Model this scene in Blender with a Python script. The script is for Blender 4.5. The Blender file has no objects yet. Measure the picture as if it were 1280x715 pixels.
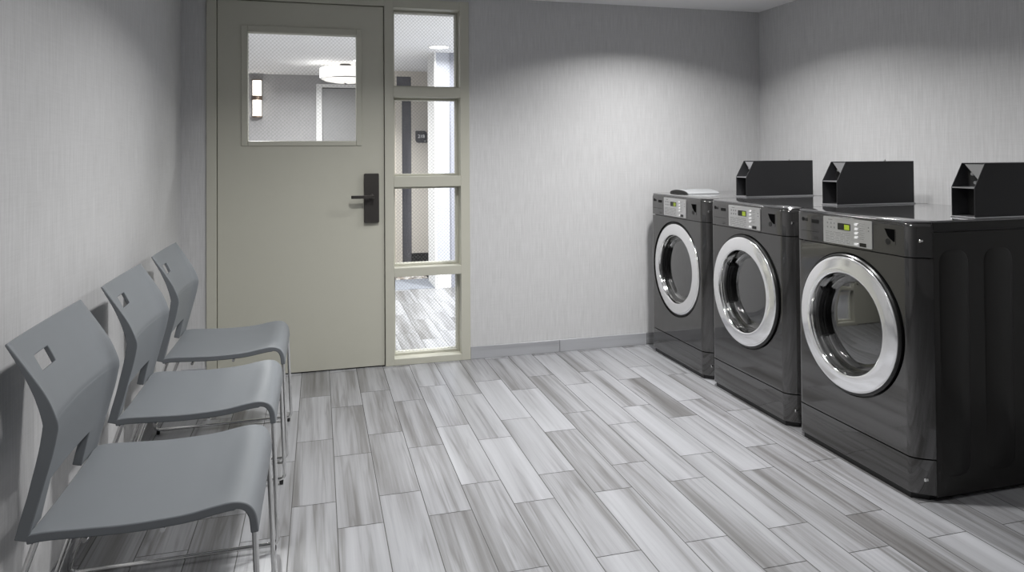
import bpy, bmesh, math, random
from mathutils import Vector, Matrix

random.seed(7)
SC = bpy.context.scene
COL = SC.collection
PI = math.pi


# ------------------------------------------------------------------ helpers
def lin(c):
    c = c / 255.0
    return c / 12.92 if c <= 0.04045 else ((c + 0.055) / 1.055) ** 2.4


def rgb(r, g, b):
    return (lin(r), lin(g), lin(b), 1.0)


def link(name, data, parent=None):
    o = bpy.data.objects.new(name, data)
    COL.objects.link(o)
    if parent:
        o.parent = parent
    return o


def obj(name, bm, m, parent=None, smooth=35, bevel=0.0, seg=2):
    bmesh.ops.recalc_face_normals(bm, faces=bm.faces[:])
    me = bpy.data.meshes.new(name)
    bm.to_mesh(me)
    bm.free()
    for x in (m if isinstance(m, (list, tuple)) else [m]):
        me.materials.append(x)
    if smooth:
        me.polygons.foreach_set('use_smooth', [True] * len(me.polygons))
        me.set_sharp_from_angle(angle=math.radians(smooth))
    o = link(name, me, parent)
    if bevel:
        b = o.modifiers.new('bevel', 'BEVEL')
        b.width = bevel
        b.segments = seg
        b.limit_method = 'ANGLE'
        b.angle_limit = math.radians(40)
        b.harden_normals = False
    return o


def struct(name, bm, m, parent=None, **k):
    o = obj(name, bm, m, parent, **k)
    if parent is None:
        o['kind'] = 'structure'
    return o


def tag(o, label, cat, group=None):
    o['label'] = label
    o['category'] = cat
    if group:
        o['group'] = group
    return o


def thing(name, label, cat, loc=(0, 0, 0), rotz=0, group=None):
    o = link(name, None)
    o.empty_display_size = 0.1
    o.location = loc
    o.rotation_euler = (0, 0, rotz)
    return tag(o, label, cat, group)


def dup(root, loc, label):
    r = root.copy()
    COL.objects.link(r)
    r.location = loc
    r['label'] = label

    def rec(src, dst):
        for ch in src.children:
            c = ch.copy()
            COL.objects.link(c)
            c.parent = dst
            rec(ch, c)
    rec(root, r)
    return r


def box(bm, x0, x1, y0, y1, z0, z1):
    v = [bm.verts.new(p) for p in ((x0, y0, z0), (x1, y0, z0), (x1, y1, z0), (x0, y1, z0),
                                   (x0, y0, z1), (x1, y0, z1), (x1, y1, z1), (x0, y1, z1))]
    return [bm.faces.new([v[i] for i in q]) for q in
            ((3, 2, 1, 0), (4, 5, 6, 7), (0, 1, 5, 4), (1, 2, 6, 5), (2, 3, 7, 6), (3, 0, 4, 7))]


def prism(bm, pts, d0, d1, axis='y'):
    """extrude a closed 2-D outline along an axis; pts are the two other coordinates in xyz order"""
    def P(a, b, d):
        return {'x': (d, a, b), 'y': (a, d, b), 'z': (a, b, d)}[axis]
    A = [bm.verts.new(P(a, b, d0)) for a, b in pts]
    B = [bm.verts.new(P(a, b, d1)) for a, b in pts]
    n = len(pts)
    bm.faces.new(A)
    bm.faces.new(B[::-1])
    for i in range(n):
        j = (i + 1) % n
        bm.faces.new((A[j], A[i], B[i], B[j]))


def lathe_x(bm, prof, cy, cz, n=72, closed=False, a0=0.0, a1=2 * PI):
    """revolve (x, r) pairs about the x axis through (cy, cz)"""
    full = abs((a1 - a0) - 2 * PI) < 1e-6
    m = n if full else n + 1
    rings = []
    for x, r in prof:
        if r < 1e-6:
            v = bm.verts.new((x, cy, cz))
            rings.append([v] * m)
        else:
            rings.append([bm.verts.new((x, cy + r * math.cos(a0 + (a1 - a0) * i / n),
                                        cz + r * math.sin(a0 + (a1 - a0) * i / n))) for i in range(m)])
    k = len(prof)
    for a in range(k if closed else k - 1):
        R, S = rings[a], rings[(a + 1) % k]
        for i in range(n):
            j = (i + 1) % m
            q = []
            for v in (R[i], R[j], S[j], S[i]):
                if v not in q:
                    q.append(v)
            if len(q) > 2:
                bm.faces.new(q)
    if not full and closed:
        bm.faces.new([r[0] for r in rings])
        bm.faces.new([r[-1] for r in rings][::-1])


def lathe_z(bm, prof, cx, cy, n=48):
    rings = []
    for r, z in prof:
        if r < 1e-6:
            rings.append([bm.verts.new((cx, cy, z))] * n)
        else:
            rings.append([bm.verts.new((cx + r * math.cos(2 * PI * i / n), cy + r * math.sin(2 * PI * i / n), z))
                          for i in range(n)])
    for R, S in zip(rings, rings[1:]):
        for i in range(n):
            j = (i + 1) % n
            q = []
            for v in (R[i], R[j], S[j], S[i]):
                if v not in q:
                    q.append(v)
            if len(q) > 2:
                bm.faces.new(q)


def fillet(pts, rad, n=7):
    pts = [Vector(p) for p in pts]
    out = [pts[0]]
    for i in range(1, len(pts) - 1):
        a, b, c = pts[i - 1], pts[i], pts[i + 1]
        u, w = (a - b).normalized(), (c - b).normalized()
        ang = u.angle(w)
        t = min(rad / math.tan(ang / 2), (a - b).length * .48, (c - b).length * .48)
        p, q = b + u * t, b + w * t
        for k in range(n + 1):
            s = k / n
            out.append(p.lerp(b, s).lerp(b.lerp(q, s), s))
    out.append(pts[-1])
    return out


def tube(bm, path, r, n=12):
    path = [Vector(p) for p in path]
    rings = []
    up = None
    for i, p in enumerate(path):
        t = (path[min(i + 1, len(path) - 1)] - path[max(i - 1, 0)]).normalized()
        if up is None:
            up = t.orthogonal().normalized()
        up = (up - t * up.dot(t)).normalized()
        s = t.cross(up)
        rings.append([bm.verts.new(p + (up * math.cos(2 * PI * k / n) + s * math.sin(2 * PI * k / n)) * r)
                      for k in range(n)])
    for R, S in zip(rings, rings[1:]):
        for k in range(n):
            bm.faces.new((R[k], R[(k + 1) % n], S[(k + 1) % n], S[k]))
    bm.faces.new(rings[0][::-1])
    bm.faces.new(rings[-1])


def shell(bm, front, back, mask):
    """two vertex grids (lists of rows of points) joined into a solid; mask[i][j] keeps cell i,j"""
    F, B = {}, {}

    def vf(i, j):
        if (i, j) not in F:
            F[i, j] = bm.verts.new(front[i][j])
        return F[i, j]

    def vb(i, j):
        if (i, j) not in B:
            B[i, j] = bm.verts.new(back[i][j])
        return B[i, j]
    ni, nj = len(front) - 1, len(front[0]) - 1
    on = lambda i, j: 0 <= i < ni and 0 <= j < nj and mask[i][j]
    for i in range(ni):
        for j in range(nj):
            if not mask[i][j]:
                continue
            bm.faces.new((vf(i, j), vf(i + 1, j), vf(i + 1, j + 1), vf(i, j + 1)))
            bm.faces.new((vb(i, j), vb(i, j + 1), vb(i + 1, j + 1), vb(i + 1, j)))
            for (a, b, di, dj) in (((i, j), (i, j + 1), -1, 0), ((i + 1, j + 1), (i + 1, j), 1, 0),
                                   ((i + 1, j), (i, j), 0, -1), ((i, j + 1), (i + 1, j + 1), 0, 1)):
                if not on(i + di, j + dj):
                    bm.faces.new((vf(*a), vf(*b), vb(*b), vb(*a)))


def interp(tab, t):
    for (a, *va), (b, *vb) in zip(tab, tab[1:]):
        if t <= b:
            s = (t - a) / (b - a)
            return [x + (y - x) * s for x, y in zip(va, vb)]
    return list(tab[-1][1:])


def spline(pts, n):
    """Catmull-Rom through 2-D points"""
    P = [Vector((p[0], p[1], 0)) for p in pts]
    P = [P[0] * 2 - P[1]] + P + [P[-1] * 2 - P[-2]]
    out = []
    for i in range(1, len(P) - 2):
        for k in range(n):
            t = k / n
            a, b, c, d = P[i - 1:i + 3]
            v = 0.5 * ((2 * b) + (c - a) * t + (2 * a - 5 * b + 4 * c - d) * t * t + (3 * b - a - 3 * c + d) * t ** 3)
            out.append((v.x, v.y))
    out.append((pts[-1][0], pts[-1][1]))
    return out


def text_bm(body, size, depth, ox, oy, place, align='CENTER', bold=0.0):
    """lettering from the built-in font as solid mesh; place(u, v, w) maps text space to 3-D"""
    cu = bpy.data.curves.new('lettering', 'FONT')
    cu.body = body
    cu.size = size
    cu.extrude = depth
    cu.offset = bold
    cu.align_x = align
    cu.align_y = 'CENTER'
    to = bpy.data.objects.new('lettering', cu)
    COL.objects.link(to)
    dg = bpy.context.evaluated_depsgraph_get()
    me = bpy.data.meshes.new_from_object(to.evaluated_get(dg))
    bm = bmesh.new()
    bm.from_mesh(me)
    bpy.data.objects.remove(to)
    bpy.data.curves.remove(cu)
    bpy.data.meshes.remove(me)
    for v in bm.verts:
        v.co = place(v.co.x + ox, v.co.y + oy, v.co.z)
    return bm


# ---------------------------------------------------------------- materials
def nt(name):
    m = bpy.data.materials.new(name)
    m.use_nodes = True
    t = m.node_tree
    b = t.nodes['Principled BSDF']
    return m, t, b


def N(t, kind, **props):
    n = t.nodes.new(kind)
    for k, v in props.items():
        setattr(n, k, v)
    return n


def mth(t, op, a, b=None, clamp=False):
    n = N(t, 'ShaderNodeMath', operation=op, use_clamp=clamp)
    for i, x in enumerate((a, b)):
        if x is None:
            continue
        if isinstance(x, (int, float)):
            n.inputs[i].default_value = x
        else:
            t.links.new(x, n.inputs[i])
    return n.outputs[0]


def mat(name, color, rough=.5, metal=0.0, spec=.5, coat=0.0, coat_rough=.05, emit=None, estr=0.0, noise=0.0, nscale=40,
        bump=0.0):
    m, t, b = nt(name)
    b.inputs['Base Color'].default_value = color
    b.inputs['Roughness'].default_value = rough
    b.inputs['Metallic'].default_value = metal
    b.inputs['Specular IOR Level'].default_value = spec
    b.inputs['Coat Weight'].default_value = coat
    b.inputs['Coat Roughness'].default_value = coat_rough
    if emit:
        b.inputs['Emission Color'].default_value = emit
        b.inputs['Emission Strength'].default_value = estr
    if noise or bump:
        tc = N(t, 'ShaderNodeTexCoord')
        nz = N(t, 'ShaderNodeTexNoise')
        nz.inputs['Scale'].default_value = nscale
        nz.inputs['Detail'].default_value = 4
        t.links.new(tc.outputs['Object'], nz.inputs['Vector'])
        if noise:
            mx = N(t, 'ShaderNodeMix', data_type='RGBA')
            mx.inputs[6].default_value = [c * (1 - noise) for c in color[:3]] + [1]
            mx.inputs[7].default_value = [min(1, c * (1 + noise)) for c in color[:3]] + [1]
            t.links.new(nz.outputs[0], mx.inputs[0])
            t.links.new(mx.outputs[2], b.inputs['Base Color'])
        if bump:
            bp = N(t, 'ShaderNodeBump')
            bp.inputs['Strength'].default_value = bump
            bp.inputs['Distance'].default_value = .001
            t.links.new(nz.outputs[0], bp.inputs['Height'])
            t.links.new(bp.outputs[0], b.inputs['Normal'])
    return m


def fabric_wall(name, color, horiz):
    """linen-look vinyl wallcovering: fine vertical threads crossed by weaker horizontal ones"""
    m, t, b = nt(name)
    tc = N(t, 'ShaderNodeTexCoord')

    def noise(scale, detail, rough=.6):
        mp = N(t, 'ShaderNodeMapping')
        mp.inputs['Scale'].default_value = scale
        t.links.new(tc.outputs['Object'], mp.inputs['Vector'])
        n = N(t, 'ShaderNodeTexNoise')
        n.inputs['Scale'].default_value = 1
        n.inputs['Detail'].default_value = detail
        n.inputs['Roughness'].default_value = rough
        t.links.new(mp.outputs[0], n.inputs['Vector'])
        return n.outputs[0]
    h = 170
    sv = (h, 1, 7) if horiz == 'x' else (1, h, 7)
    sh = (7, 1, 190) if horiz == 'x' else (1, 7, 190)
    a = noise(sv, 3)
    c = noise(sh, 3)
    d = noise((28, 28, 10), 2)
    s = mth(t, 'ADD', mth(t, 'MULTIPLY', a, .68), mth(t, 'MULTIPLY', c, .20))
    s = mth(t, 'ADD', s, mth(t, 'MULTIPLY', d, .12))
    r = N(t, 'ShaderNodeValToRGB')
    r.color_ramp.elements[0].position = .3
    r.color_ramp.elements[1].position = .7
    r.color_ramp.elements[0].color = [x * .87 for x in color[:3]] + [1]
    r.color_ramp.elements[1].color = [x * 1.12 for x in color[:3]] + [1]
    t.links.new(s, r.inputs[0])
    t.links.new(r.outputs[0], b.inputs['Base Color'])
    b.inputs['Roughness'].default_value = .62
    b.inputs['Specular IOR Level'].default_value = .3
    bp = N(t, 'ShaderNodeBump')
    bp.inputs['Strength'].default_value = .25
    bp.inputs['Distance'].default_value = .001
    t.links.new(s, bp.inputs['Height'])
    t.links.new(bp.outputs[0], b.inputs['Normal'])
    return m


def tile_mat(name, along):
    """wood-look porcelain: every tile draws its own streaks from its 'rnd' value and lightness from 'tone'"""
    m, t, b = nt(name)
    tc = N(t, 'ShaderNodeTexCoord')
    rn = N(t, 'ShaderNodeAttribute', attribute_name='rnd').outputs['Fac']
    tn = N(t, 'ShaderNodeAttribute', attribute_name='tone').outputs['Fac']
    sep = N(t, 'ShaderNodeSeparateXYZ')
    t.links.new(tc.outputs['Object'], sep.inputs[0])
    X, Y, Z = sep.outputs
    across, run = (X, Y) if along == 'y' else ((Z, X) if along == 'x' else (Z, Y))

    def comb(a, r, o):
        c = N(t, 'ShaderNodeCombineXYZ')
        t.links.new(a, c.inputs[0])
        t.links.new(r, c.inputs[1])
        t.links.new(o, c.inputs[2])
        return c.outputs[0]

    def noise(ka, kr, ko, detail, dist, rough=.55):
        n = N(t, 'ShaderNodeTexNoise')
        n.inputs['Scale'].default_value = 1
        n.inputs['Detail'].default_value = detail
        n.inputs['Roughness'].default_value = rough
        n.inputs['Distortion'].default_value = dist
        t.links.new(comb(mth(t, 'MULTIPLY', across, ka), mth(t, 'MULTIPLY', run, kr), mth(t, 'MULTIPLY', rn, ko)),
                    n.inputs['Vector'])
        return n.outputs[0]
    big = noise(10, .55, 61, 2, .12)
    mid = noise(48, .9, 97, 4, .22)
    fine = noise(190, 5, 131, 3, .2)
    sw = mth(t, 'ADD', mth(t, 'MULTIPLY', mth(t, 'SUBTRACT', big, .5), 1.3),
             mth(t, 'MULTIPLY', mth(t, 'SUBTRACT', mid, .5), .62))
    sw = mth(t, 'ADD', sw, mth(t, 'MULTIPLY', mth(t, 'SUBTRACT', fine, .5), .22))
    vn = noise(15, .6, 43, 3, .35)
    vein = mth(t, 'SUBTRACT', 1, mth(t, 'MULTIPLY', mth(t, 'ABSOLUTE', mth(t, 'SUBTRACT', vn, .5)), 26), clamp=True)
    sw = mth(t, 'SUBTRACT', sw, mth(t, 'MULTIPLY', vein, .14))
    v = mth(t, 'ADD', tn, sw, clamp=True)
    r = N(t, 'ShaderNodeValToRGB')
    e = r.color_ramp.elements
    e[0].position, e[0].color = 0.0, (.095, .091, .088, 1)
    e[1].position, e[1].color = 1.0, (.375, .381, .402, 1)
    x = e.new(.35)
    x.color = (.170, .169, .171, 1)
    x = e.new(.62)
    x.color = (.285, .289, .302, 1)
    t.links.new(v, r.inputs[0])
    t.links.new(r.outputs[0], b.inputs['Base Color'])
    b.inputs['Roughness'].default_value = .30
    b.inputs['Specular IOR Level'].default_value = .4
    return m


def brushed(name, color, rough=.3):
    m, t, b = nt(name)
    tc = N(t, 'ShaderNodeTexCoord')
    mp = N(t, 'ShaderNodeMapping')
    mp.inputs['Scale'].default_value = (4, 4, 300)
    t.links.new(tc.outputs['Object'], mp.inputs[0])
    n = N(t, 'ShaderNodeTexNoise')
    n.inputs['Scale'].default_value = 3
    t.links.new(mp.outputs[0], n.inputs['Vector'])
    mr = N(t, 'ShaderNodeMapRange')
    mr.inputs[3].default_value = rough * .8
    mr.inputs[4].default_value = rough * 1.2
    t.links.new(n.outputs[0], mr.inputs[0])
    t.links.new(mr.outputs[0], b.inputs['Roughness'])
    b.inputs['Base Color'].default_value = color
    b.inputs['Metallic'].default_value = 1
    return m


def wired_glass(name):
    m, t, b = nt(name)
    out = t.nodes['Material Output']
    tc = N(t, 'ShaderNodeTexCoord')
    sep = N(t, 'ShaderNodeSeparateXYZ')
    t.links.new(tc.outputs['Object'], sep.inputs[0])
    X, Y, Z = sep.outputs
    p = .0215
    lines = []
    for op in ('ADD', 'SUBTRACT'):
        u = mth(t, 'MULTIPLY', mth(t, op, X, Z), 1 / p)
        f = mth(t, 'FRACT', u)
        lines.append(mth(t, 'LESS_THAN', f, .13))
    wire = mth(t, 'MAXIMUM', lines[0], lines[1])
    tr = N(t, 'ShaderNodeBsdfTransparent')
    tr.inputs[0].default_value = (.95, .96, .96, 1)
    gl = N(t, 'ShaderNodeBsdfGlossy')
    gl.inputs['Roughness'].default_value = .02
    fr = N(t, 'ShaderNodeFresnel')
    fr.inputs[0].default_value = 1.45
    mx = N(t, 'ShaderNodeMixShader')
    t.links.new(mth(t, 'MULTIPLY', fr.outputs[0], .6), mx.inputs[0])
    t.links.new(tr.outputs[0], mx.inputs[1])
    t.links.new(gl.outputs[0], mx.inputs[2])
    b.inputs['Base Color'].default_value = (.55, .55, .56, 1)
    b.inputs['Metallic'].default_value = .6
    b.inputs['Roughness'].default_value = .4
    m2 = N(t, 'ShaderNodeMixShader')
    t.links.new(mth(t, 'MULTIPLY', wire, .24), m2.inputs[0])
    t.links.new(mx.outputs[0], m2.inputs[1])
    t.links.new(b.outputs[0], m2.inputs[2])
    t.links.new(m2.outputs[0], out.inputs[0])
    return m


def porthole_glass(name):
    m, t, b = nt(name)
    out = t.nodes['Material Output']
    tr = N(t, 'ShaderNodeBsdfTransparent')
    tr.inputs[0].default_value = (.42, .43, .45, 1)
    gl = N(t, 'ShaderNodeBsdfGlossy')
    gl.inputs['Roughness'].default_value = .03
    fr = N(t, 'ShaderNodeFresnel')
    fr.inputs[0].default_value = 2.1
    mx = N(t, 'ShaderNodeMixShader')
    t.links.new(mth(t, 'MULTIPLY', fr.outputs[0], 1.7, clamp=True), mx.inputs[0])
    t.links.new(tr.outputs[0], mx.inputs[1])
    t.links.new(gl.outputs[0], mx.inputs[2])
    t.links.new(mx.outputs[0], out.inputs[0])
    return m


M = {}
M['wall_x'] = fabric_wall('linen_wallcovering_x', (.54, .54, .545), 'x')
M['wall_y'] = fabric_wall('linen_wallcovering_y', (.54, .54, .545), 'y')
M['ceiling'] = mat('white_ceiling_paint', (.84, .84, .85, 1), .8, noise=.02, nscale=60)
M['tile'] = tile_mat('wood_look_tile', 'y')
M['tile_base_x'] = tile_mat('wood_look_tile_base_x', 'x')
M['tile_base_y'] = tile_mat('wood_look_tile_base_y', 'y2')
M['grout'] = mat('grey_grout', (.10, .098, .096, 1), .9, noise=.1, nscale=300)
M['olive'] = mat('olive_grey_paint', rgb(184, 183, 171), .42, noise=.015, nscale=15, bump=.02)
M['gap'] = mat('black_shadow_gap', (.003, .003, .003, 1), .9, spec=.0)  # flat black that paints shade inside gaps and slots
M['bronze'] = mat('dark_bronze_metal', (.075, .07, .066, 1), .38, metal=.7, noise=.06, nscale=80)
M['sconce'] = mat('brown_bronze_metal', (.22, .16, .12, 1), .4, metal=.6)
M['wire_glass'] = wired_glass('wired_glass')
M['chair'] = mat('grey_polypropylene', rgb(116, 120, 124), .5, spec=.4, noise=.02, nscale=8, bump=.03)
M['chrome'] = mat('polished_chrome', (.80, .80, .79, 1), .08, metal=1)
M['ring'] = mat('silver_chrome_ring', (.93, .93, .94, 1), .11, metal=.84)
M['glide'] = mat('black_plastic_glide', (.02, .02, .02, 1), .5)
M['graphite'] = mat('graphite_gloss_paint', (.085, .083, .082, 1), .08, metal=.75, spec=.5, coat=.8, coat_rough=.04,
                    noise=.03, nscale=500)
M['graphite_top_sheen'] = mat('graphite_paint_top_sheen', (.15, .15, .153, 1), .16, metal=.7, coat=.8, coat_rough=.05)  # paler than the front: the top's reflected light put into the colour
M['graphite_side_shade'] = mat('graphite_paint_side_shade', (.022, .021, .020, 1), .28, metal=.3, spec=.4, noise=.03, nscale=300)  # darker than the front: shade of the unlit side put into the colour
M['black'] = mat('black_plastic', (.008, .008, .008, 1), .3)
M['panel'] = brushed('brushed_aluminium_panel', (.66, .66, .66, 1), .38)
M['panel_ink'] = mat('grey_panel_printing', (.20, .20, .20, 1), .6)
M['button'] = mat('white_button', (.72, .72, .72, 1), .3)
M['lcd'] = mat('black_display', (.004, .004, .004, 1), .1)
M['lcd_on'] = mat('lit_green_display', (.25, .33, .02, 1), .3, emit=(.35, .48, .03, 1), estr=.12)
M['logo'] = mat('dull_badge_print', (.010, .010, .010, 1), .6, spec=.1)
M['porthole'] = porthole_glass('smoked_door_glass')
M['drum'] = mat('dark_drum_steel', (.38, .38, .385, 1), .35, metal=.9, noise=.15, nscale=25)
M['coin'] = mat('black_powder_coat', (.022, .022, .024, 1), .5, spec=.4, noise=.1, nscale=600, bump=.05)
M['coin_in'] = mat('black_box_interior', (.006, .006, .006, 1), .6)
M['steel'] = brushed('galvanised_plate', (.55, .55, .57, 1), .35)
M['greypanel'] = mat('grey_plastic_cover', rgb(150, 152, 154), .4)
M['white_trim'] = mat('white_trim_paint', (.78, .78, .78, 1), .5, noise=.01, nscale=20)
M['cream'] = mat('cream_paint', (.60, .56, .50, 1), .5, noise=.02, nscale=20)
M['hall_grey'] = fabric_wall('grey_corridor_vinyl', (.34, .335, .34), 'x')
M['hall_blue'] = mat('pale_corridor_paint', (.50, .52, .58, 1), .6, noise=.02, nscale=20)
M['hall_dark'] = mat('charcoal_corridor_door', (.10, .10, .115, 1), .35, noise=.05, nscale=20)
M['hall_door'] = mat('grey_corridor_door', (.30, .30, .305, 1), .5, noise=.03, nscale=20)
M['carpet_edge'] = mat('blue_grey_carpet', (.21, .225, .255, 1), .95, noise=.15, nscale=120)
M['opal'] = mat('lit_opal_glass', (.9, .88, .84, 1), .4, emit=(1, .93, .84, 1), estr=3.0)
M['drum_shade'] = mat('lit_fabric_shade', (.9, .89, .87, 1), .7, emit=(1, .95, .89, 1), estr=.62)
M['disc'] = mat('lit_diffuser', (.9, .9, .9, 1), .4, emit=(1, .98, .95, 1), estr=3.0)
M['sign'] = mat('charcoal_sign', (.055, .055, .06, 1), .35)
M['white_ink'] = mat('white_lettering', (.85, .85, .85, 1), .5)


def speckle():
    m, t, b = nt('speckled_carpet')
    tc = N(t, 'ShaderNodeTexCoord')
    v = N(t, 'ShaderNodeTexVoronoi')
    v.inputs['Scale'].default_value = 28
    t.links.new(tc.outputs['Object'], v.inputs['Vector'])
    r = N(t, 'ShaderNodeValToRGB')
    r.color_ramp.interpolation = 'CONSTANT'
    e = r.color_ramp.elements
    e[0].color = (.55, .53, .50, 1)
    e[1].position, e[1].color = .45, (.12, .10, .09, 1)
    x = e.new(.75)
    x.color = (.30, .26, .22, 1)
    s = N(t, 'ShaderNodeSeparateColor')
    t.links.new(v.outputs['Color'], s.inputs[0])
    t.links.new(s.outputs[0], r.inputs[0])
    t.links.new(r.outputs[0], b.inputs['Base Color'])
    b.inputs['Roughness'].default_value = .95
    return m


M['carpet'] = speckle()

# --------------------------------------------------------------- dimensions
XL, XR = -0.827, 2.794          # left and right wall
YB, YF = 0.0, -6.2              # back wall (with the door) and the wall behind the camera
ZC = 2.187                      # ceiling
HB = 0.0746                     # tile base height
X0, TW, TL = -0.199, 0.15053, 0.5795   # plank grid
G = 0.0015
WT = 0.15                       # back wall thickness
DT = 2.10                       # door head

# ------------------------------------------------------------------- floors
TONES = {
    (0, 0): .52, (0, 1): .55, (0, 2): .62, (0, 3): .42, (1, 0): .56, (1, 1): .58, (1, 2): .45, (1, 3): .66,
    (2, 0): .36, (2, 1): .46, (2, 2): .58, (2, 3): .66, (3, 0): .62, (3, 1): .68, (3, 2): .70, (3, 3): .50,
    (4, 0): .62, (4, 1): .70, (4, 2): .82, (4, 3): .45, (5, 0): .60, (5, 1): .62, (5, 2): .84, (5, 3): .44,
    (6, 0): .58, (6, 1): .86, (6, 2): .70, (6, 3): .72, (7, 0): .52, (7, 1): .86, (7, 2): .48, (7, 3): .82,
    (8, 0): .55, (8, 1): .52, (8, 2): .50, (8, 3): .62, (9, 0): .56, (9, 1): .66, (9, 2): .66, (9, 3): .46,
    (10, 0): .52, (10, 1): .84, (10, 2): .84, (10, 3): .60, (11, 0): .52, (11, 1): .44, (11, 2): .76, (11, 3): .46,
    (12, 0): .66, (12, 1): .82, (12, 2): .76, (12, 3): .46, (13, 1): .56, (13, 2): .50, (13, 3): .56, (13, 4): .80,
    (14, 3): .38, (14, 4): .46,
}


def plank_floor(name, x0, x1, y0, y1, seed):
    rg = random.Random(seed)
    bm = bmesh.new()
    lr = bm.faces.layers.float.new('rnd')
    lt = bm.faces.layers.float.new('tone')
    bmv = [bm.verts.new(p) for p in ((x0, y0, -.0012), (x1, y0, -.0012), (x1, y1, -.0012), (x0, y1, -.0012))]
    f = bm.faces.new(bmv)
    f.material_index = 1
    i0, i1 = math.floor((x0 - X0) / TW), math.ceil((x1 - X0) / TW)
    for i in range(i0, i1):
        ph = -.430 if i % 2 == 0 else -.620
        a, b = max(x0, X0 + i * TW + G), min(x1, X0 + (i + 1) * TW - G)
        if b - a < .004:
            continue
        for m in range(-12, 14):
            c, d = max(y0, ph - m * TL + G), min(y1, ph - (m - 1) * TL - G)
            rv, tv = rg.random(), rg.choice((.42, .5, .56, .62, .68, .76))
            if d - c < .004:
                continue
            f = bm.faces.new([bm.verts.new(p) for p in ((a, c, 0), (b, c, 0), (b, d, 0), (a, d, 0))])
            f[lr] = rv
            f[lt] = .60 + .66 * ((TONES.get((i, m), tv) if y1 < .5 else tv) - .60)
    return struct(name, bm, [M['tile'], M['grout']], smooth=0)


plank_floor('floor', XL, XR, YF, .02, 3)
plank_floor('floor_hallway', -2.6, 2.9, .02, 2.335, 11)

# -------------------------------------------------------------- room shell
def wall_box(name, x0, x1, y0, y1, z0, z1, m, **k):
    bm = bmesh.new()
    box(bm, x0, x1, y0, y1, z0, z1)
    return struct(name, bm, m, smooth=0, **k)


wall_box('wall_left', XL - .1, XL, YF - .1, YB, 0, ZC, M['wall_y'])
wall_box('wall_right', XR, XR + .1, YF - .1, YB + WT, 0, ZC, M['wall_y'])
wall_box('wall_front', XL, XR, YF - .1, YF, 0, ZC, M['wall_x'])
wall_box('ceiling', XL - .1, XR + .1, YF - .1, YB, ZC, ZC + .1, M['ceiling'])
FXL, FXR, FZ = -.698, .774, 2.152        # outside of the door frame
bm = bmesh.new()
box(bm, XL - .1, FXL, YB, YB + WT, 0, ZC)
box(bm, FXR, XR, YB, YB + WT, 0, ZC)
box(bm, FXL, FXR, YB, YB + WT, FZ, ZC)
struct('wall_back', bm, M['wall_x'], smooth=0)

# wallcovering seam / corner bead at the right-hand corner is only the meeting of the two walls


def base_run(name, pieces, m, rnd0):
    """tile base; pieces are boxes with their own streaks"""
    bm = bmesh.new()
    lr = bm.faces.layers.float.new('rnd')
    lt = bm.faces.layers.float.new('tone')
    for k, (x0, x1, y0, y1, tone) in enumerate(pieces):
        for f in box(bm, x0, x1, y0, y1, 0, HB):
            f[lr] = (rnd0 + .37 * k) % 1
            f[lt] = tone
    return struct(name, bm, m, smooth=0, bevel=.0015, seg=1)


base_run('baseboard_back', [(XL + .01, FXL - .001, -.0095, 0, 1.0), (FXR + .001, 1.3385, -.0095, 0, 1.05),
                            (1.3405, 1.93, -.0095, 0, .86), (1.932, 2.51, -.0095, 0, .5), (2.512, XR - .01, -.0095, 0, .6)],
         M['tile_base_x'], .21)
pcs = []
y = -.001
k = 0
while y > YF + .7:
    pcs.append((XL, XL + .0095, y - .58, y - .001, (.62, .5, .7, .55)[k % 4]))
    y -= .581
    k += 1
base_run('baseboard_left', pcs, M['tile_base_y'], .63)
base_run('baseboard_right', [(XR - .0095, XR, p[2], p[3], p[4]) for p in pcs], M['tile_base_y'], .41)

# --------------------------------------------------- door, frame, sidelite
FY = -.012          # face of the frame stands a little proud of the wall
FD = WT + .012
DXL, DXR = -.643, .265
LX0, LX1 = .321, .719
LITES = ((1.632, 2.099), (1.104, 1.572), (.568, 1.042), (.038, .516))
bm = bmesh.new()
box(bm, FXL, DXL - .003, FY, FD, 0, FZ)                       # left jamb
box(bm, DXR + .004, LX0, FY, FD, 0, FZ)                       # mullion
box(bm, LX1, FXR, FY, FD, 0, FZ)                              # right jamb
box(bm, DXL - .003, DXR + .004, FY, FD, DT + .004, FZ)        # head over the door
zz = [FZ] + [v for l in LITES for v in (l[1], l[0])] + [0]
for a, b in zip(zz[0::2], zz[1::2]):
    box(bm, LX0, LX1, FY, FD, b, a)                           # rails of the sidelite
frame = struct('trim_1', bm, M['olive'], smooth=0, bevel=.002, seg=2)
frame['label'] = 'olive grey steel frame around the door and its sidelite'
bm = bmesh.new()                                              # stop behind the door edge, blackened to paint the gap's shade
box(bm, DXL - .003, DXL + .012, .055, .075, 0, DT)
box(bm, DXR - .012, DXR + .004, .055, .075, 0, DT)
box(bm, DXL + .012, DXR - .012, .055, .075, DT - .012, DT + .004)
obj('door_stop_shade', bm, M['gap'], frame, smooth=0)

win = link('window_1', None)
win['kind'] = 'structure'
for z0, z1 in LITES:
    bm = bmesh.new()                                          # glazing bead, both faces
    for ya, yb in ((.066, .092), (.100, .126)):
        w = .013
        box(bm, LX0, LX0 + w, ya, yb, z0, z1)
        box(bm, LX1 - w, LX1, ya, yb, z0, z1)
        box(bm, LX0 + w, LX1 - w, ya, yb, z0, z0 + w)
        box(bm, LX0 + w, LX1 - w, ya, yb, z1 - w, z1)
    o = obj('glazing_bead', bm, M['olive'], win, smooth=0, bevel=.0015, seg=1)
    bm = bmesh.new()
    box(bm, LX0 + .002, LX1 - .002, .093, .099, z0 + .002, z1 - .002)
    obj('glass_pane', bm, M['wire_glass'], win, smooth=0)

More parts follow.
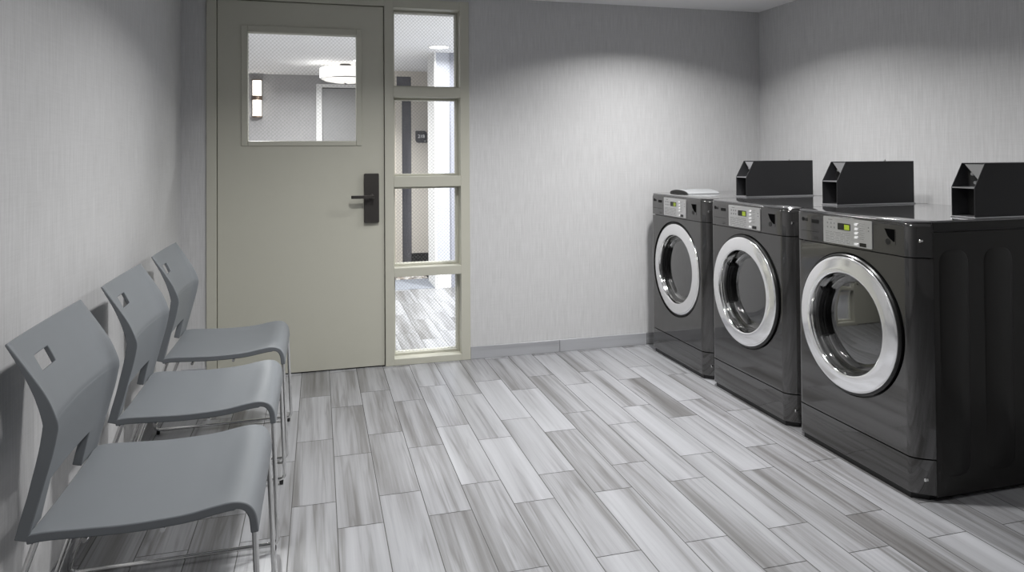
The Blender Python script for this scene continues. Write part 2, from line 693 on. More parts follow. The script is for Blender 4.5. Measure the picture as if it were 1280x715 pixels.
door = link('door_1', None)
door['kind'] = 'structure'
DY0, DY1 = .000, .045
GX0, GX1, GZ0, GZ1 = -.484, .107, 1.314, 1.924               # vision-panel glass
bm = bmesh.new()
Lx = [DXL, GX0 - .012, GX1 + .012, DXR]
Lz = [.006, GZ0 - .012, GZ1 + .012, DT]
for i in range(3):
    for j in range(3):
        if i == 1 and j == 1:
            continue
        box(bm, Lx[i], Lx[i + 1], DY0, DY1, Lz[j], Lz[j + 1])
bmesh.ops.remove_doubles(bm, verts=bm.verts[:], dist=1e-5)
bad = [f for f in bm.faces if any(g is not f and set(g.verts) == set(f.verts) for g in f.verts[0].link_faces)]
bmesh.ops.delete(bm, geom=bad, context='FACES')
obj('door_leaf', bm, M['olive'], door, smooth=0, bevel=.0015, seg=1)
bm = bmesh.new()                                              # vision-panel moulding
MX0, MX1, MZ0, MZ1 = -.519, .139, 1.286, 1.962
for ya, yb in ((-.008, .016), (.029, .053)):
    box(bm, MX0, GX0, ya, yb, MZ0, MZ1)
    box(bm, GX1, MX1, ya, yb, MZ0, MZ1)
    box(bm, GX0, GX1, ya, yb, MZ0, GZ0)
    box(bm, GX0, GX1, ya, yb, GZ1, MZ1)
obj('glass_moulding', bm, M['olive'], door, smooth=0, bevel=.004, seg=2)
bm = bmesh.new()
box(bm, GX0 - .004, GX1 + .004, .019, .026, GZ0 - .004, GZ1 + .004)
obj('glass_pane', bm, M['wire_glass'], door, smooth=0)
bm = bmesh.new()                                              # lock plate
pl = [(.1495, .8425), (.1535, .8385), (.2305, .8385), (.2345, .8425), (.2345, 1.1205), (.2305, 1.1245), (.1535, 1.1245),
      (.1495, 1.1205)]
prism(bm, pl, -.022, 0, 'y')
lk = obj('lock_plate', bm, M['bronze'], door, smooth=30, bevel=.003, seg=2)
bm = bmesh.new()                                              # lever: stem out of the plate, then the grip to the left
prism(bm, [(.192 + .014 * math.cos(a * PI / 8), .992 + .014 * math.sin(a * PI / 8)) for a in range(16)], -.064, -.02, 'y')
prism(bm, [(.204, -.070), (.204, -.056), (.085, -.056), (.077, -.050), (.074, -.058), (.080, -.066), (.09, -.070)],
      .982, 1.000, 'z')
obj('lever_handle', bm, M['bronze'], lk, smooth=40, bevel=.002, seg=2)
bm = bmesh.new()                                              # black strip painting the shadow gap at the threshold
box(bm, DXL, DXR, .004, .06, .0005, .005)
obj('threshold_shade', bm, M['gap'], door, smooth=0)

# ------------------------------------------------------ corridor beyond it
FARY, CRY = 4.47, 3.85
wall_box('ceiling_hallway', -2.6, 2.9, WT, 4.6, ZC, ZC + .1, M['ceiling'])
bm = bmesh.new()
box(bm, -2.6, -.128, FARY, FARY + .1, 0, ZC)
box(bm, -.128, .75, FARY, FARY + .1, 2.085, ZC)
struct('wall_corridor_end', bm, M['hall_grey'], smooth=0)
wall_box('wall_corridor_left', -2.7, -2.6, WT, 4.6, 0, ZC, M['hall_grey'])
wall_box('wall_corridor_front', -2.6, XL - .1, WT - .05, WT, 0, ZC, M['hall_grey'])
bm = bmesh.new()                                              # cream wall with the room sign
box(bm, .915, 1.3, CRY, CRY + .1, 0, ZC)
box(bm, .70, .915, CRY, CRY + .1, 2.128, ZC)
box(bm, .70, .75, CRY, 4.6, 0, 2.128)
struct('wall_corridor_cream', bm, M['cream'], smooth=0)
bm = bmesh.new()
box(bm, .95, 2.9, 2.335, 2.74, 0, ZC)
box(bm, 1.135, 2.9, 2.74, CRY, 0, ZC)
struct('wall_corridor_right', bm, M['hall_blue'], smooth=0)
wall_box('wall_corridor_side', 2.9, 3.0, WT, 2.4, 0, ZC, M['hall_grey'])
bm = bmesh.new()
box(bm, .935, .952, 2.322, 2.74, 0, ZC)
struct('trim_2', bm, M['white_trim'], smooth=0)
bm = bmesh.new()
box(bm, 1.085, 1.14, 2.315, 2.335, 0, ZC)
struct('wall_corridor_corner', bm, mat('blue_grey_corner', (.30, .31, .36, 1), .5, noise=.02), smooth=0)  # added darker strip standing in for another wall corner
bm = bmesh.new()
box(bm, .955, 2.9, 2.322, 2.335, 0, .12)
struct('baseboard_corridor', bm, M['white_trim'], smooth=0)
bm = bmesh.new()
box(bm, .905, 1.115, CRY - .012, CRY, .0, .125)
struct('baseboard_cream_wall', bm, M['black'], smooth=0)
bm = bmesh.new()
box(bm, -2.6, .95, 2.335, 2.86, -.02, .003)
struct('floor_carpet_border', bm, M['carpet_edge'], smooth=0)
bm = bmesh.new()
box(bm, -2.6, .95, 2.86, 4.6, -.02, .003)
struct('floor_carpet', bm, M['carpet'], smooth=0)

# corridor doors
d2 = link('door_2', None)
d2['kind'] = 'structure'
bm = bmesh.new()
box(bm, -.128, -.061, FARY - .02, FARY + .06, 0, 2.085)
box(bm, -.061, .70, FARY - .02, FARY + .06, 2.045, 2.085)
obj('door_casing', bm, M['white_trim'], d2, smooth=0, bevel=.004)
bm = bmesh.new()
box(bm, -.061, .70, FARY + .02, FARY + .06, 0, 2.035)
obj('door_leaf', bm, M['hall_door'], d2, smooth=0)
d3 = link('door_3', None)
d3['kind'] = 'structure'
bm = bmesh.new()
box(bm, .70, .915, CRY + .03, CRY + .07, 0, 2.128)
obj('door_leaf', bm, M['hall_dark'], d3, smooth=0)
bm = bmesh.new()
box(bm, .735, .807, CRY - .015, CRY + .05, 0, 1.99)
obj('door_casing', bm, M['cream'], d3, smooth=0, bevel=.003)

# wall lamp
sc = thing('wall_sconce', 'tall bronze wall lamp with two lit opal glass panels, seen through the door glass', 'wall lamp',
           (-.785, FARY, 1.68))
bm = bmesh.new()
box(bm, -.05, .05, -.03, 0, .0, .44)
obj('back_plate', bm, M['sconce'], sc, smooth=0, bevel=.003)
for z0, z1 in ((.018, .200), (.252, .425)):
    bm = bmesh.new()
    a = [(.048 * math.cos(t * PI / 10), -.03 - .055 * math.sin(t * PI / 10)) for t in range(11)]
    prism(bm, a, z0, z1, 'z')
    obj('lamp_shade', bm, M['opal'], sc, smooth=40)
a = [(.060 * math.cos(t * PI / 10), -.028 - .064 * math.sin(t * PI / 10)) for t in range(11)]
for z0, z1 in ((.200, .252), (.0, .018), (.425, .440)):
    bm = bmesh.new()
    prism(bm, a, z0, z1, 'z')
    obj('metal_band', bm, M['sconce'], sc, smooth=40)

# drum lamp hanging just under the corridor ceiling
dl = thing('drum_ceiling_lamp', 'round white drum ceiling lamp, seen through the door glass', 'ceiling lamp', (.17, 3.37, ZC))
bm = bmesh.new()
lathe_z(bm, [(0, 0), (.055, 0), (.055, -.014), (.012, -.022), (.012, -.05), (0, -.05)], 0, 0, 32)
obj('canopy', bm, M['bronze'], dl)
bm = bmesh.new()
lathe_z(bm, [(0, -.045), (.250, -.045), (.257, -.05), (.257, -.150), (.250, -.155)], 0, 0, 64)
obj('lamp_shade', bm, M['drum_shade'], dl)
bm = bmesh.new()
lathe_z(bm, [(.250, -.155), (.21, -.176), (.12, -.193), (0, -.198)], 0, 0, 64)
df = obj('diffuser', bm, M['drum_shade'], dl)
bm = bmesh.new()
lathe_z(bm, [(0, -.196), (.012, -.198), (.012, -.21), (0, -.214)], 0, 0, 16)
obj('finial', bm, M['bronze'], df)
bm = bmesh.new()
lathe_z(bm, [(.2575, -.150), (.259, -.150), (.259, -.157), (.250, -.158)], 0, 0, 64)
obj('rim', bm, M['bronze'], dl)

# recessed corridor light
rl = thing('recessed_downlight', 'round recessed light in the corridor ceiling, seen through the top sidelite pane', 'ceiling lamp',
           (.925, 1.985, ZC))
bm = bmesh.new()
lathe_z(bm, [(.085, 0), (.100, 0), (.100, -.004), (.085, -.006)], 0, 0, 40)
obj('trim_ring', bm, M['white_trim'], rl)
bm = bmesh.new()
lathe_z(bm, [(.0, -.004), (.086, -.004), (.086, 0), (0, 0)], 0, 0, 40)
obj('diffuser', bm, M['disc'], rl)

# room number sign
sg = thing('room_sign', 'small dark room number sign reading 218 on the cream corridor wall', 'sign', (1.025, CRY, 1.443))
w, h, r = .066, .068, .034
pts = []
for cx, cz, a0, rr in ((w, h, 0, r), (-w, h, 90, .004), (-w, -h, 180, r), (w, -h, 270, .004)):
    ox, oz = cx - math.copysign(rr, cx), cz - math.copysign(rr, cz)
    for q in range(9):
        a = math.radians(a0 + q * 90 / 8)
        pts.append((ox + rr * math.cos(a), oz + rr * math.sin(a)))
bm = bmesh.new()
prism(bm, pts, -.008, 0, 'y')
obj('sign_plate', bm, M['sign'], sg, smooth=30)
bm = text_bm('218', .052, .0006, 0, .004, lambda u, v, q: Vector((u, -.0086 - q, v)), bold=.0008)
obj('number_lettering', bm, M['white_ink'], sg, smooth=0)
bm = bmesh.new()
prism(bm, [(.043 + .006 * math.cos(a * PI / 6), -.048 + .006 * math.sin(a * PI / 6)) for a in range(12)], -.0092, -.008, 'y')
obj('symbol_dot', bm, M['white_ink'], sg, smooth=0)

# ------------------------------------------------------------------- chairs
def make_chair(name, label, loc):
    """front of the chair faces +x; origin on the floor under the seat"""
    ch = thing(name, label, 'chair', loc, 0, 'grey chairs along the left wall')
    W = .235
    # ---- seat: profile swept across, dished a little in the middle
    prof = spline([(-.205, .452), (-.17, .455), (-.10, .452), (-.01, .449), (.09, .453), (.155, .463), (.190, .467), (.216, .463),
                   (.233, .450), (.243, .428), (.247, .394)], 5)
    nY = 20
    top, bot = [], []
    for k, (x, z) in enumerate(prof):
        a, b = prof[max(0, k - 1)], prof[min(len(prof) - 1, k + 1)]
        t = Vector((b[0] - a[0], b[1] - a[1])).normalized()
        nx, nz = -t.y, t.x
        th = .020 if x < .2 else .017
        ra, rb = [], []
        for j in range(nY + 1):
            s = -1 + 2 * j / nY
            dish = .010 * (1 - s ** 4) * (1 if x < .15 else max(0, 1 - (x - .15) / .08))
            yy = s * W
            ra.append((x, yy, z - dish))
            rb.append((x - nx * th, yy, z - nz * th - dish))
        top.append(ra)
        bot.append(rb)
    bm = bmesh.new()
    shell(bm, top, bot, [[True] * nY for _ in prof[1:]])
    obj('seat', bm, M['chair'], ch, smooth=40, bevel=.003, seg=2)
    # ---- backrest: edge profile from arm base over the lumbar bulge to the tip; the middle lies behind the edges
    ep = spline([(-.196, .437), (-.186, .475), (-.168, .540), (-.150, .605), (-.1415, .645), (-.1385, .668), (-.144, .692), (-.162, .735),
                 (-.196, .790), (-.235, .848)], 8)
    # insert exact rows for the openings
    cuts = (.520, .770, .803)
    rows = sorted(ep, key=lambda p: p[1])
    for c in cuts:
        i = min(range(len(rows)), key=lambda q: abs(rows[q][1] - c))
        p, q = rows[max(0, i - 1)], rows[min(len(rows) - 1, i + 1)]
        s = (c - p[1]) / (q[1] - p[1])
        rows[i] = (p[0] + (q[0] - p[0]) * s, c)
    ys = [-W, -W + .004, -W + .010, -W + .018, -W + .028, -W + .040, -.16, -.146, -.135, -.100, -.060, -.054, -.02]
    ys = ys + [0] + [-v for v in ys[::-1]]
    front, back = [], []
    for k, (x, z) in enumerate(rows):
        a, b = rows[max(0, k - 1)], rows[min(len(rows) - 1, k + 1)]
        t = Vector((b[0] - a[0], b[1] - a[1])).normalized()
        nx, nz = t.y, -t.x                                     # towards the front
        th, wrap, conc, thick = interp([(.43, .022, .010, .004, .030), (.52, .020, .012, .008, .030), (.60, .014, .018, .013, .034),
                                        (.665, .012, .021, .016, .037), (.73, .012, .019, .016, .029), (.79, .011, .011, .014, .017),
                                        (.86, .009, .003, .012, .008)], z)
        ra, rb = [], []
        for yv in ys:
            d = W - abs(yv)
            off = -wrap * (1 - max(0, 1 - d / .040) ** 2) - conc * (1 - (yv / W) ** 2)
            edge = -.006 * max(0, 1 - d / .012) ** 2          # rolled front edge
            te = max(0, 1 - d / .055)
            tt = th * (1 - te) + thick * te
            ra.append((x + (off + edge) * nx, yv, z + (off + edge) * nz * .6))
            rb.append((x + off * nx * (1 - te) - tt * nx, yv, z + off * nz * .6 * (1 - te) - tt * nz))
        front.append(ra)
        back.append(rb)
    mask = []
    for k in range(len(rows) - 1):
        zc = (rows[k][1] + rows[k + 1][1]) / 2
        r = []
        for j in range(len(ys) - 1):
            yc = (ys[j] + ys[j + 1]) / 2
            hole = (zc < .520 and abs(yc) < .135) or (.770 < zc < .803 and -.146 < yc < -.054)
            r.append(not hole)
        mask.append(r)
    bm = bmesh.new()
    shell(bm, front, back, mask)
    obj('backrest', bm, M['chair'], ch, smooth=50, bevel=.002, seg=2)
    # ---- chrome sled frame, one loop per side, and the cross bars under the seat
    for s in (-1, 1):
        y = s * (W - .012)
        yb = s * (W - .004)
        bm = bmesh.new()
        path = [(-.06, y, .4385), (-.13, y, .4425)]
        path = [(v[0], y, v[1]) for v in ((-.01, .4375), (.09, .4415), (.15, .4505), (.185, .4555), (.212, .4535), (.228, .443), (.2355, .424))]
        path += fillet([(.2375, y, .405), (.252, yb, .0195), (-.330, yb, .0195), (-.188, y, .436)], .022, 6)
        path += [(-.165, y, .4435), (-.10, y, .4405)]
        tube(bm, path, .0068, 12)
        leg = obj('sled_leg', bm, M['chrome'], ch, smooth=60)
        for gx in (.240, -.310):
            bm = bmesh.new()
            box(bm, gx - .007, gx + .007, yb - .0062, yb + .0062, 0, .018)
            obj('foot_glide', bm, M['glide'], leg, smooth=0, bevel=.004)
    for gx in (.05, -.10):
        bm = bmesh.new()
        tube(bm, [(gx, -W + .012, .421), (gx, W - .012, .421)], .0055, 10)
        obj('cross_bar', bm, M['chrome'], ch, smooth=60)
    return ch


CX = -.482
chair = make_chair('stacking_chair', 'grey plastic chair at the near end of the row, farthest from the door', (CX, -2.287, 0))
dup(chair, (CX, -1.625, 0), 'grey plastic chair in the middle of the row of three')
dup(chair, (CX, -.973, 0), 'grey plastic chair standing right beside the door')

# ------------------------------------------------------------------- dryers
HWD = .343


FLAT = .281


def plan_x(y):
    a = abs(y)
    if a <= FLAT:
        return 0.0
    return .065 * ((a - FLAT) / (HWD - FLAT)) ** 2.0


def plan_pts(n=16, inset=0.0):
    ys = [-FLAT + 2 * FLAT * i / 4 for i in range(5)]
    ext = [FLAT + (HWD - FLAT) * (i / n) for i in range(1, n + 1)]
    ys = [-v for v in ext[::-1]] + ys + ext
    return [(plan_x(v) + inset, v * (1 - inset / HWD)) for v in ys]


def curved_slab(bm, levels, back):
    """front-curved block: levels = [(z, inset)...]; back = x of the flat rear face"""
    rings = []
    for z, ins in levels:
        f = plan_pts(inset=ins)
        ring = [bm.verts.new((min(x, back), y, z)) for x, y in f]
        ring += [bm.verts.new((back + .0005, f[-1][1], z)), bm.verts.new((back + .0005, f[0][1], z))]
        rings.append(ring)
    n = len(rings[0])
    for R, S in zip(rings, rings[1:]):
        for i in range(n):
            j = (i + 1) % n
            bm.faces.new((R[i], R[j], S[j], S[i]))
    bm.faces.new(rings[0][::-1])
    bm.faces.new(rings[-1])


DCZ = .552


def panel_with_hole(bm, z0, z1, hole, depth):
    """front sheet between z0 and z1 with a round hole; polar grid so it can follow the curved plan"""
    angs = set(2 * PI * i / 96 for i in range(96))
    for yy in (-FLAT, FLAT):
        for zv in (z0, z1):
            a = math.atan2(zv - DCZ, yy) % (2 * PI)
            near = min(angs, key=lambda q: abs(q - a))
            angs.discard(near)
            angs.add(a)
    angs = sorted(angs)
    grid = []
    for a in angs:
        c, s = math.cos(a), math.sin(a)
        lim = min([FLAT / abs(c) if abs(c) > 1e-9 else 9, ((z1 - DCZ) / s) if s > 1e-9 else 9,
                   ((z0 - DCZ) / s) if s < -1e-9 else 9])
        grid.append([(hole * c, DCZ + hole * s), (lim * c, DCZ + lim * s)])
    n = len(angs)
    V = [[bm.verts.new((0, y, z)) for y, z in col] for col in grid]
    B = [bm.verts.new((.014, *col[0])) for col in grid]
    for i in range(n):
        j = (i + 1) % n
        bm.faces.new((V[i][0], V[j][0], V[j][1], V[i][1]))
        bm.faces.new((V[i][0], B[i], B[j], V[j][0]))
    for sgn in (-1, 1):                                        # curved returns at both sides
        A = [sgn * (FLAT + (HWD - FLAT) * k / 16) for k in range(17)]
        lo = [bm.verts.new((plan_x(y), y, z0)) for y in A]
        hi = [bm.verts.new((plan_x(y), y, z1)) for y in A]
        for k in range(16):
            bm.faces.new((lo[k], lo[k + 1], hi[k + 1], hi[k]))
    # top and bottom return lips
    f = plan_pts()
    for zv in (z0, z1):
        o = [bm.verts.new((x, y, zv)) for x, y in f]
        q = [bm.verts.new((x + .014, y * .985, zv)) for x, y in f]
        for k in range(len(f) - 1):
            bm.faces.new((o[k], o[k + 1], q[k + 1], q[k]))


def rrect(y0, y1, z0, z1, r, n=6):
    out = []
    for cy, cz, a0 in ((y1 - r, z1 - r, 0), (y0 + r, z1 - r, 90), (y0 + r, z0 + r, 180), (y1 - r, z0 + r, 270)):
        for q in range(n + 1):
            a = math.radians(a0 + 90 * q / n)
            out.append((cy + r * math.cos(a), cz + r * math.sin(a)))
    return out


def emboss(bm, yside, out, x0, x1, z0, z1):
    """raised rounded bead field on a side panel"""
    A = rrect(x0, x1, z0, z1, .045)
    B = rrect(x0 + .006, x1 - .006, z0 + .006, z1 - .006, .040)
    va = [bm.verts.new((x, yside, z)) for x, z in A]
    vb = [bm.verts.new((x, yside + out, z)) for x, z in B]
    n = len(A)
    for i in range(n):
        j = (i + 1) % n
        bm.faces.new((va[i], va[j], vb[j], vb[i]))
    bm.faces.new(vb)


def make_dryer(label, loc, door_dx):
    d = thing('clothes_dryer', label, 'dryer', loc, 0, 'graphite dryers along the right wall')
    bm = bmesh.new()
    box(bm, .066, .76, -HWD, HWD, .018, .9405)
    for x0, x1 in ((.089, .218), (.288, .420), (.49, .62)):
        emboss(bm, -HWD, -.0025, x0, x1, .082, .878)
        emboss(bm, HWD, .0025, x0, x1, .082, .878)
    obj('cabinet', bm, M['graphite_side_shade'], d, smooth=30)
    bm = bmesh.new()
    prism(bm, [(.010, -.285), (.058, -.318), (.74, -.318), (.74, .318), (.058, .318), (.010, .285)], 0, .022, 'z')
    obj('plinth', bm, M['black'], d, smooth=0)
    bm = bmesh.new()
    panel_with_hole(bm, .150, .849, .279, .02)
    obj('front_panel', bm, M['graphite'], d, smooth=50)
    bm = bmesh.new()
    curved_slab(bm, [(.021, .006), (.0235, .001), (.027, 0), (.1450, 0)], .0645)
    obj('lower_panel', bm, M['graphite'], d, smooth=50)
    bm = bmesh.new()
    curved_slab(bm, [(.8535, 0), (.958, 0), (.968, .0015), (.973, .004)], .0645)
    con = obj('console', bm, M['graphite'], d, smooth=50)
    # seam filler so that the joints read as thin black lines
    bm = bmesh.new()
    curved_slab(bm, [(.1435, .014), (.1515, .014)], .064)
    curved_slab(bm, [(.847, .014), (.8545, .014)], .064)
    box(bm, .0665, .752, -HWD + .010, HWD - .010, .939, .9475)
    box(bm, .060, .068, -HWD + .003, HWD - .003, .02, .97)
    obj('seam', bm, M['black'], d, smooth=0)
    # top
    bm = bmesh.new()
    curved_slab(bm, [(.9725, .005), (.977, .002), (.981, .004), (.983, .010)], .0665)
    box(bm, .066, .762, -HWD, HWD, .9765, .983)
    obj('top_panel', bm, M['graphite_top_sheen'], d, smooth=40, bevel=.0025, seg=2)
    bm = bmesh.new()
    box(bm, .0668, .761, -HWD, HWD, .9465, .9762)
    obj('top_rim', bm, M['graphite_side_shade'], d, smooth=0, bevel=.001, seg=1)
    # drum cavity behind the porthole
    bm = bmesh.new()
    lathe_x(bm, [(.055, .215), (.10, .22), (.12, .255), (.55, .255), (.56, .24), (.56, 0)], 0, DCZ, 48)
    obj('drum', bm, M['drum'], d, smooth=40)
    bm = bmesh.new()                                           # black liner round the door opening
    lathe_x(bm, [(.006, .282), (.013, .280), (.014, .200), (.050, .198), (.0505, .214), (.017, .216), (.016, .282)], 0, DCZ, 72, closed=True)
    obj('gasket', bm, M['black'], d, smooth=40)
    # ---- door
    bm = bmesh.new()
    q = door_dx
    lathe_x(bm, [(.013 + q, .255), (.008 + q, .272), (-.002 + q, .2725), (-.0075 + q, .268), (-.0085 + q, .262), (-.0085 + q, .2), (.013 + q, .198)],
            0, DCZ, 96, closed=True)
    dr = obj('door', bm, M['black'], d, smooth=40)
    bm = bmesh.new()
    lathe_x(bm, [(-.005 + q, .2625), (-.0095 + q, .2622), (-.0115 + q, .2600), (-.0128 + q, .252), (-.0160 + q, .228), (-.0188 + q, .204),
                 (-.0182 + q, .2005), (-.015 + q, .1985), (-.007 + q, .203)], 0, DCZ, 128, closed=True)
    obj('chrome_ring', bm, M['ring'], dr, smooth=50)
    bm = bmesh.new()
    lathe_x(bm, [(-.0165 + q, .1985), (-.013 + q, .1965), (.000 + q, .194), (.010, .1925), (.016, .1895), (.022, .1905), (.040, .188), (.046, .184),
                 (.050, .184), (.050, .1955), (.013, .1985), (.0 + q, .2015)], 0, DCZ, 128, closed=True)
    obj('inner_rim', bm, M['chrome'], dr, smooth=50)
    bm = bmesh.new()
    lathe_x(bm, [(.047, .186), (.036, .180), (.031, .150), (.028, .1), (.0265, .05), (.026, 0)], 0, DCZ, 72)
    obj('door_glass', bm, M['porthole'], dr, smooth=60)
    bm = bmesh.new()                                           # grip pocket on the hinge-free side of the ring
    for x0, x1, r0, r1 in ((.004, .013, .178, .197), (.015, .024, .176, .195), (.026, .040, .172, .194)):
        lathe_x(bm, [(x0, r0), (x1, r0), (x1, r1), (x0, r1)], 0, DCZ, 20, closed=True, a0=math.radians(-28), a1=math.radians(34))
    obj('handle', bm, M['black'], dr, smooth=40, bevel=.001)
    # ---- console details
    pw, pz1, ph = .266, .965, .106
    yy = lambda f: .132 - f * pw
    zz = lambda f: pz1 - f * ph
    bm = bmesh.new()
    prism(bm, rrect(yy(1), yy(0), zz(1), zz(0), .003, 3), -.0035, .004, 'x')
    cp = obj('control_panel', bm, M['panel'], con, smooth=30)

    def plate(name, f0, f1, g0, g1, m, t=.0008, r=.001, x=-.0035):
        b2 = bmesh.new()
        prism(b2, rrect(yy(f1), yy(f0), zz(g1), zz(g0), r, 3), x - t, x, 'x')
        o = obj(name, b2, m, cp, smooth=30)
        return o
    plate('display', .315, .575, .20, .45, M['lcd'])
    plate('display_light', .455, .56, .24, .43, M['lcd_on'], .0004, .001, -.0043)
    for g in (.18, .34, .50, .65):
        plate('button', .665, .730, g - .042, g + .042, M['button'], .0025, .003)
    plate('button', .660, .735, .86, .94, M['button'], .0025, .003)
    plate('price_label', .76, .885, .83, .965, M['lcd'])
    b2 = bmesh.new()                                           # faint printed rules and icons, illegible in the photo
    rg = random.Random(5)
    for g in (.56, .62, .68, .74, .80, .86, .92):
        f0 = .05
        while f0 < .56:
            f1 = min(.57, f0 + rg.uniform(.06, .2))
            prism(b2, rrect(yy(f1), yy(f0), zz(g + .018), zz(g), .0004, 1), -.0038, -.0034, 'x')
            f0 = f1 + .02
    obj('printed_rules', b2, M['panel_ink'], cp, smooth=0)
    b2 = bmesh.new()
    for f in (.08, .155, .225):
        for g in (.20, .36):
            prism(b2, rrect(yy(f + .03), yy(f), zz(g + .07), zz(g), .0008, 2), -.0038, -.0034, 'x')
    prism(b2, rrect(yy(.20), yy(.11), zz(.12), zz(.09), .0004, 1), -.0038, -.0034, 'x')
    for g in (.13, .30, .46, .61):
        prism(b2, rrect(yy(.86), yy(.76), zz(g + .012), zz(g), .0004, 1), -.0038, -.0034, 'x')
        prism(b2, rrect(yy(.84), yy(.76), zz(g + .085), zz(g + .07), .0004, 1), -.0038, -.0034, 'x')
    for g in (.22, .34):
        b3 = bmesh.new()
        prism(b3, rrect(yy(.945), yy(.925), zz(g + .05), zz(g), .0008, 2), -.0038, -.0034, 'x')
        obj('indicator_mark', b3, M['panel_ink'], cp, smooth=0)
    obj('printed_icons', b2, M['panel_ink'], cp, smooth=0)
    # maker's badge: disc with a dot, two letters, and a dark model bar
    b2 = bmesh.new()
    yc, zc = .2620, .9425
    ring_o = [(yc + .0075 * math.cos(a * PI / 12), zc + .0085 * math.sin(a * PI / 12)) for a in range(24)]
    prism(b2, ring_o, .002, .0045, 'x')
    for v in b2.verts:
        v.co.x = plan_x(v.co.y) - (.0012 if v.co.x < .003 else -.001)
    obj('badge_disc', b2, M['logo'], con, smooth=0)
    b2 = text_bm('LG', .0165, .0004, 0, 0, lambda u, v, w: Vector((plan_x(.243 - u) - .0007 - w, .243 - u, .9405 + v)), bold=.0004)
    obj('badge_letters', b2, M['logo'], con, smooth=0)
    b2 = bmesh.new()
    prism(b2, rrect(.163, .208, .930, .9445, .001, 2), .0, .003, 'x')
    for v in b2.verts:
        v.co.x = plan_x(v.co.y) - (.001 if v.co.x < .002 else -.001)
    obj('model_plate', b2, M['logo'], con, smooth=0)
    b2 = bmesh.new()                                           # thin scored lines under the badge
    for z in (.893, .8705, .8635):
        prism(b2, rrect(.165, .275 if z > .88 else .195, z, z + .0012, .0003, 1), .0, .003, 'x')
    for v in b2.verts:
        v.co.x = plan_x(v.co.y) - (.0004 if v.co.x < .002 else -.001)
    obj('console_lines', b2, M['logo'], con, smooth=0)
    # coin plate; its flat black wedge paints the shade of the slot recess
    b2 = bmesh.new()
    prism(b2, rrect(-.243, -.176, .888, .947, .004, 3), -.0012, .004, 'x')
    cr = obj('coin_plate', b2, M['graphite'], con, smooth=30)
    b2 = bmesh.new()
    prism(b2, [(-.240, .945), (-.194, .945), (-.199, .938), (-.208, .921), (-.217, .912), (-.236, .900), (-.240, .902)], -.0032, -.0010, 'x')
    obj('coin_slot_shade', b2, M['gap'], cr, smooth=0)
    b2 = bmesh.new()
    prism(b2, [(-.209 + .011 * math.cos(a * PI / 10), .898 + .011 * math.sin(a * PI / 10)) for a in range(20)], -.003, .002, 'x')
    obj('coin_button', b2, M['black'], cr, smooth=40)
    # bright screws at the console and lower-panel corners
    for par, y, z, r in ((con, -.322, .912, .006), (d, -.325, .076, .0065), (con, .322, .912, .006), (d, .325, .076, .0065)):
        b2 = bmesh.new()
        x = plan_x(y)
        for i in range(1):
            prism(b2, [(y + r * math.cos(a * PI / 8), z + r * math.sin(a * PI / 8)) for a in range(16)], x - .0015 if y > 0 else x - .0025, x + .010, 'x')
        obj('screw', b2, M['chrome'], par, smooth=40, bevel=.0015)
    return d


DX = 1.910
YD = (-.441, -1.141, -1.841)
make_dryer('dark grey front-loading dryer nearest the back wall, with a curved grey cover lying on top', (DX, YD[0], 0), .011)
d2_ = make_dryer('dark grey front-loading dryer in the middle of the three', (DX, YD[1], 0), -.006)
dup(d2_, (DX, YD[2], 0), 'dark grey front-loading dryer nearest the viewer, its whole side panel showing')


# ---------------------------------------------------------------- coin boxes
def make_coin(label, loc):
    c = thing('coin_box', label, 'coin box', loc, 0, 'black coin boxes on the dryers')
    L, H, W = .432, .201, .098
    out = [(0, .006), (0, .112), (.050, H), (L, H), (L, .006)]
    T = .0028
    bm = bmesh.new()
    prism(bm, out, 0, T, 'y')
    prism(bm, out, W - T, W, 'y')
    box(bm, .050, L, T, W - T, H - T, H)
    box(bm, L - T, L, T, W - T, .006, H - T)
    obj('housing', bm, M['coin'], c, smooth=0, bevel=.0008, seg=1)
    bm = bmesh.new()
    box(bm, -.004, L + .004, -.004, W + .002, 0, .006)
    obj('base_plate', bm, M['steel'], c, smooth=0, bevel=.0015)
    bm = bmesh.new()
    box(bm, .001, .075, T, W - T, .1085, .1125)
    obj('shelf', bm, M['steel'], c, smooth=0)
    bm = bmesh.new()
    box(bm, .075, .080, T, W - T, .006, H - T)
    inn = obj('inner_panel', bm, M['coin_in'], c, smooth=0)
    bm = bmesh.new()
    # bright coin-chute plate, cut to a triangle, standing behind the sloping opening
    prism(bm, [(T + .001, .196), (W - .014, .196), (T + .001, .114)], .050, .0525, 'x')
    obj('chute_plate', bm, M['steel'], inn, smooth=0)
    for y, z, r in ((.062, .160, .006), (.050, .128, .006), (.035, .018, .004), (.040, .092, .004)):
        bm = bmesh.new()
        prism(bm, [(y + r * math.cos(a * PI / 6), z + r * math.sin(a * PI / 6)) for a in range(12)], .058, .076, 'x')
        obj('bolt', bm, M['steel'], inn, smooth=40)
    bm = bmesh.new()
    prism(bm, [(.016 + .014 * math.cos(a * PI / 8), .058 + .018 * math.sin(a * PI / 8)) for a in range(16)], .052, .076, 'x')
    obj('lock', bm, M['steel'], inn, smooth=40)
    bm = bmesh.new()
    lathe_z(bm, [(0, H), (.005, H), (.005, H + .004), (.002, H + .0045), (.002, H + .009), (0, H + .009)], .315, .05, 12)
    obj('top_screw', bm, M['chrome'], c)
    return c


BX = 2.174
cb = make_coin('black metal coin box on the dryer in the middle', (BX, -1.472, .983))
dup(cb, (BX - .006, -.772, .983), 'black metal coin box on the dryer nearest the back wall')
dup(cb, (BX, -2.174, .983), 'black metal coin box on the dryer nearest the viewer, running out of the frame')

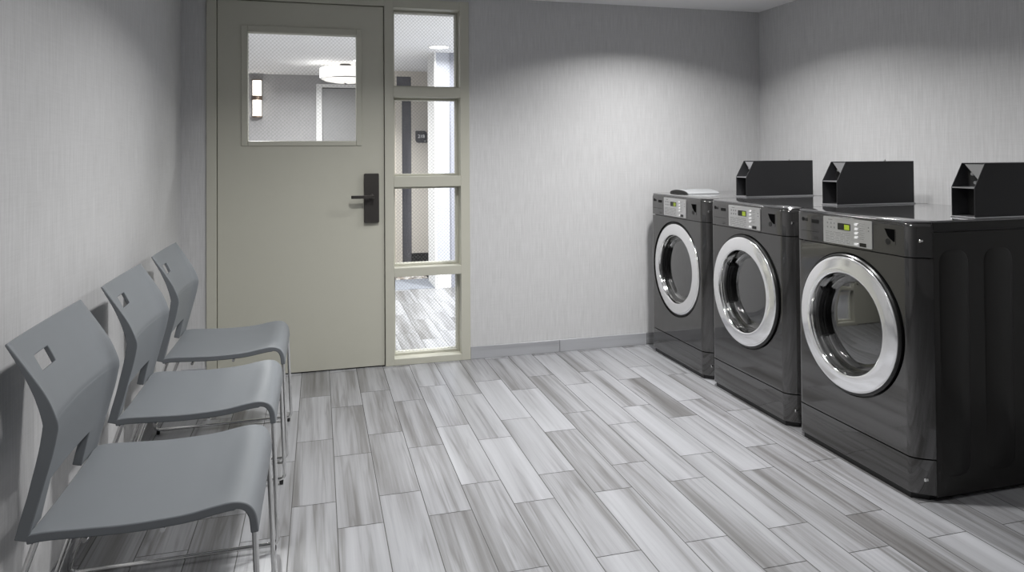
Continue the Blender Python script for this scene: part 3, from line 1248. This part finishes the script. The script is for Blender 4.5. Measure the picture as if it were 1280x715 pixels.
# curved grey cover lying on the farthest dryer
cv = thing('curved_cover', 'curved grey plastic cover lying on top of the dryer nearest the back wall', 'cover', (2.03, -.27, .983), 0)
bm = bmesh.new()
n = 16
Wc, Hc = .118, .024
upo = [(Wc * math.cos(PI * i / n), Hc * math.sin(PI * i / n)) for i in range(n + 1)]
prism(bm, upo, 0, .21, 'x')
obj('shell', bm, M['greypanel'], cv, smooth=30, bevel=.003)
bm = bmesh.new()
upi = [(Wc * .93 * math.cos(PI * i / n), .001 + Hc * .88 * math.sin(PI * i / n)) for i in range(n + 1)]
prism(bm, upi, -.003, .0, 'x')
obj('end_face', bm, M['graphite_side_shade'], cv, smooth=30)

# ------------------------------------------------------------------ lighting
def downlight(name, x, y, power, spread=115, size=.13, z=ZC - .004, col=(1, .992, .98)):
    l = bpy.data.lights.new(name, 'AREA')
    l.shape = 'DISK'
    l.size = size
    l.energy = power
    l.color = col
    l.spread = math.radians(spread)
    o = link(name, l)
    o.location = (x, y, z)
    return o


for x, y, p in ((1.78, -.84, 18), (1.50, -1.95, 11), (.35, -1.45, 18), (.30, -3.0, 12)):
    downlight('ceiling_downlight', x, y, p, 170 if y < -2.5 else 140)
downlight('corridor_downlight_beam', .925, 1.985, 7, 160, .17, ZC - .012)
downlight('corridor_fill', 1.75, 1.0, 95, 165, .3)  # added unseen fill that brightens the corridor's right part
downlight('corridor_fill', -.6, 1.2, 50, 160, .2)  # unseen fill over the corridor's near end
downlight('corridor_fill', -.3, 3.2, 42, 165, .2)  # unseen fill over the corridor's far end

w = bpy.data.worlds.new('world')
SC.world = w
w.use_nodes = True
w.node_tree.nodes['Background'].inputs[0].default_value = (.5, .5, .5, 1)
w.node_tree.nodes['Background'].inputs[1].default_value = .02

# -------------------------------------------------------------------- camera
F, CYP, yaw, pitch, roll = 884.18, 181.244, .2673, .01478, -.00698
cam = bpy.data.cameras.new('camera')
co = link('camera', cam)
cyw, syw, cp_, sp_ = math.cos(yaw), math.sin(yaw), math.cos(pitch), math.sin(pitch)
r0 = Vector((cyw, -syw, 0))
f0 = Vector((syw * cp_, cyw * cp_, sp_))
u0 = r0.cross(f0)
cr_, sr_ = math.cos(roll), math.sin(roll)
rr, uu = r0 * cr_ + u0 * sr_, -r0 * sr_ + u0 * cr_
mw = Matrix((rr, uu, -f0)).transposed().to_4x4()
mw.translation = Vector((-.1056, -4.1937, 1.2234))
co.matrix_world = mw
cam.sensor_fit = 'HORIZONTAL'
cam.sensor_width = 36
cam.lens = F * 36 / 1280
cam.shift_y = -(357.5 - CYP) / 1280
cam.clip_start = .05
SC.camera = co

vs = SC.view_settings
vs.view_transform = 'Standard'
vs.look = 'None'
vs.exposure = 0.35
vs.gamma = 1
vs.use_curve_mapping = False
SC.cycles.max_bounces = 10
SC.cycles.diffuse_bounces = 6
SC.cycles.glossy_bounces = 5
SC.cycles.transparent_max_bounces = 12
SC.cycles.use_denoising = True
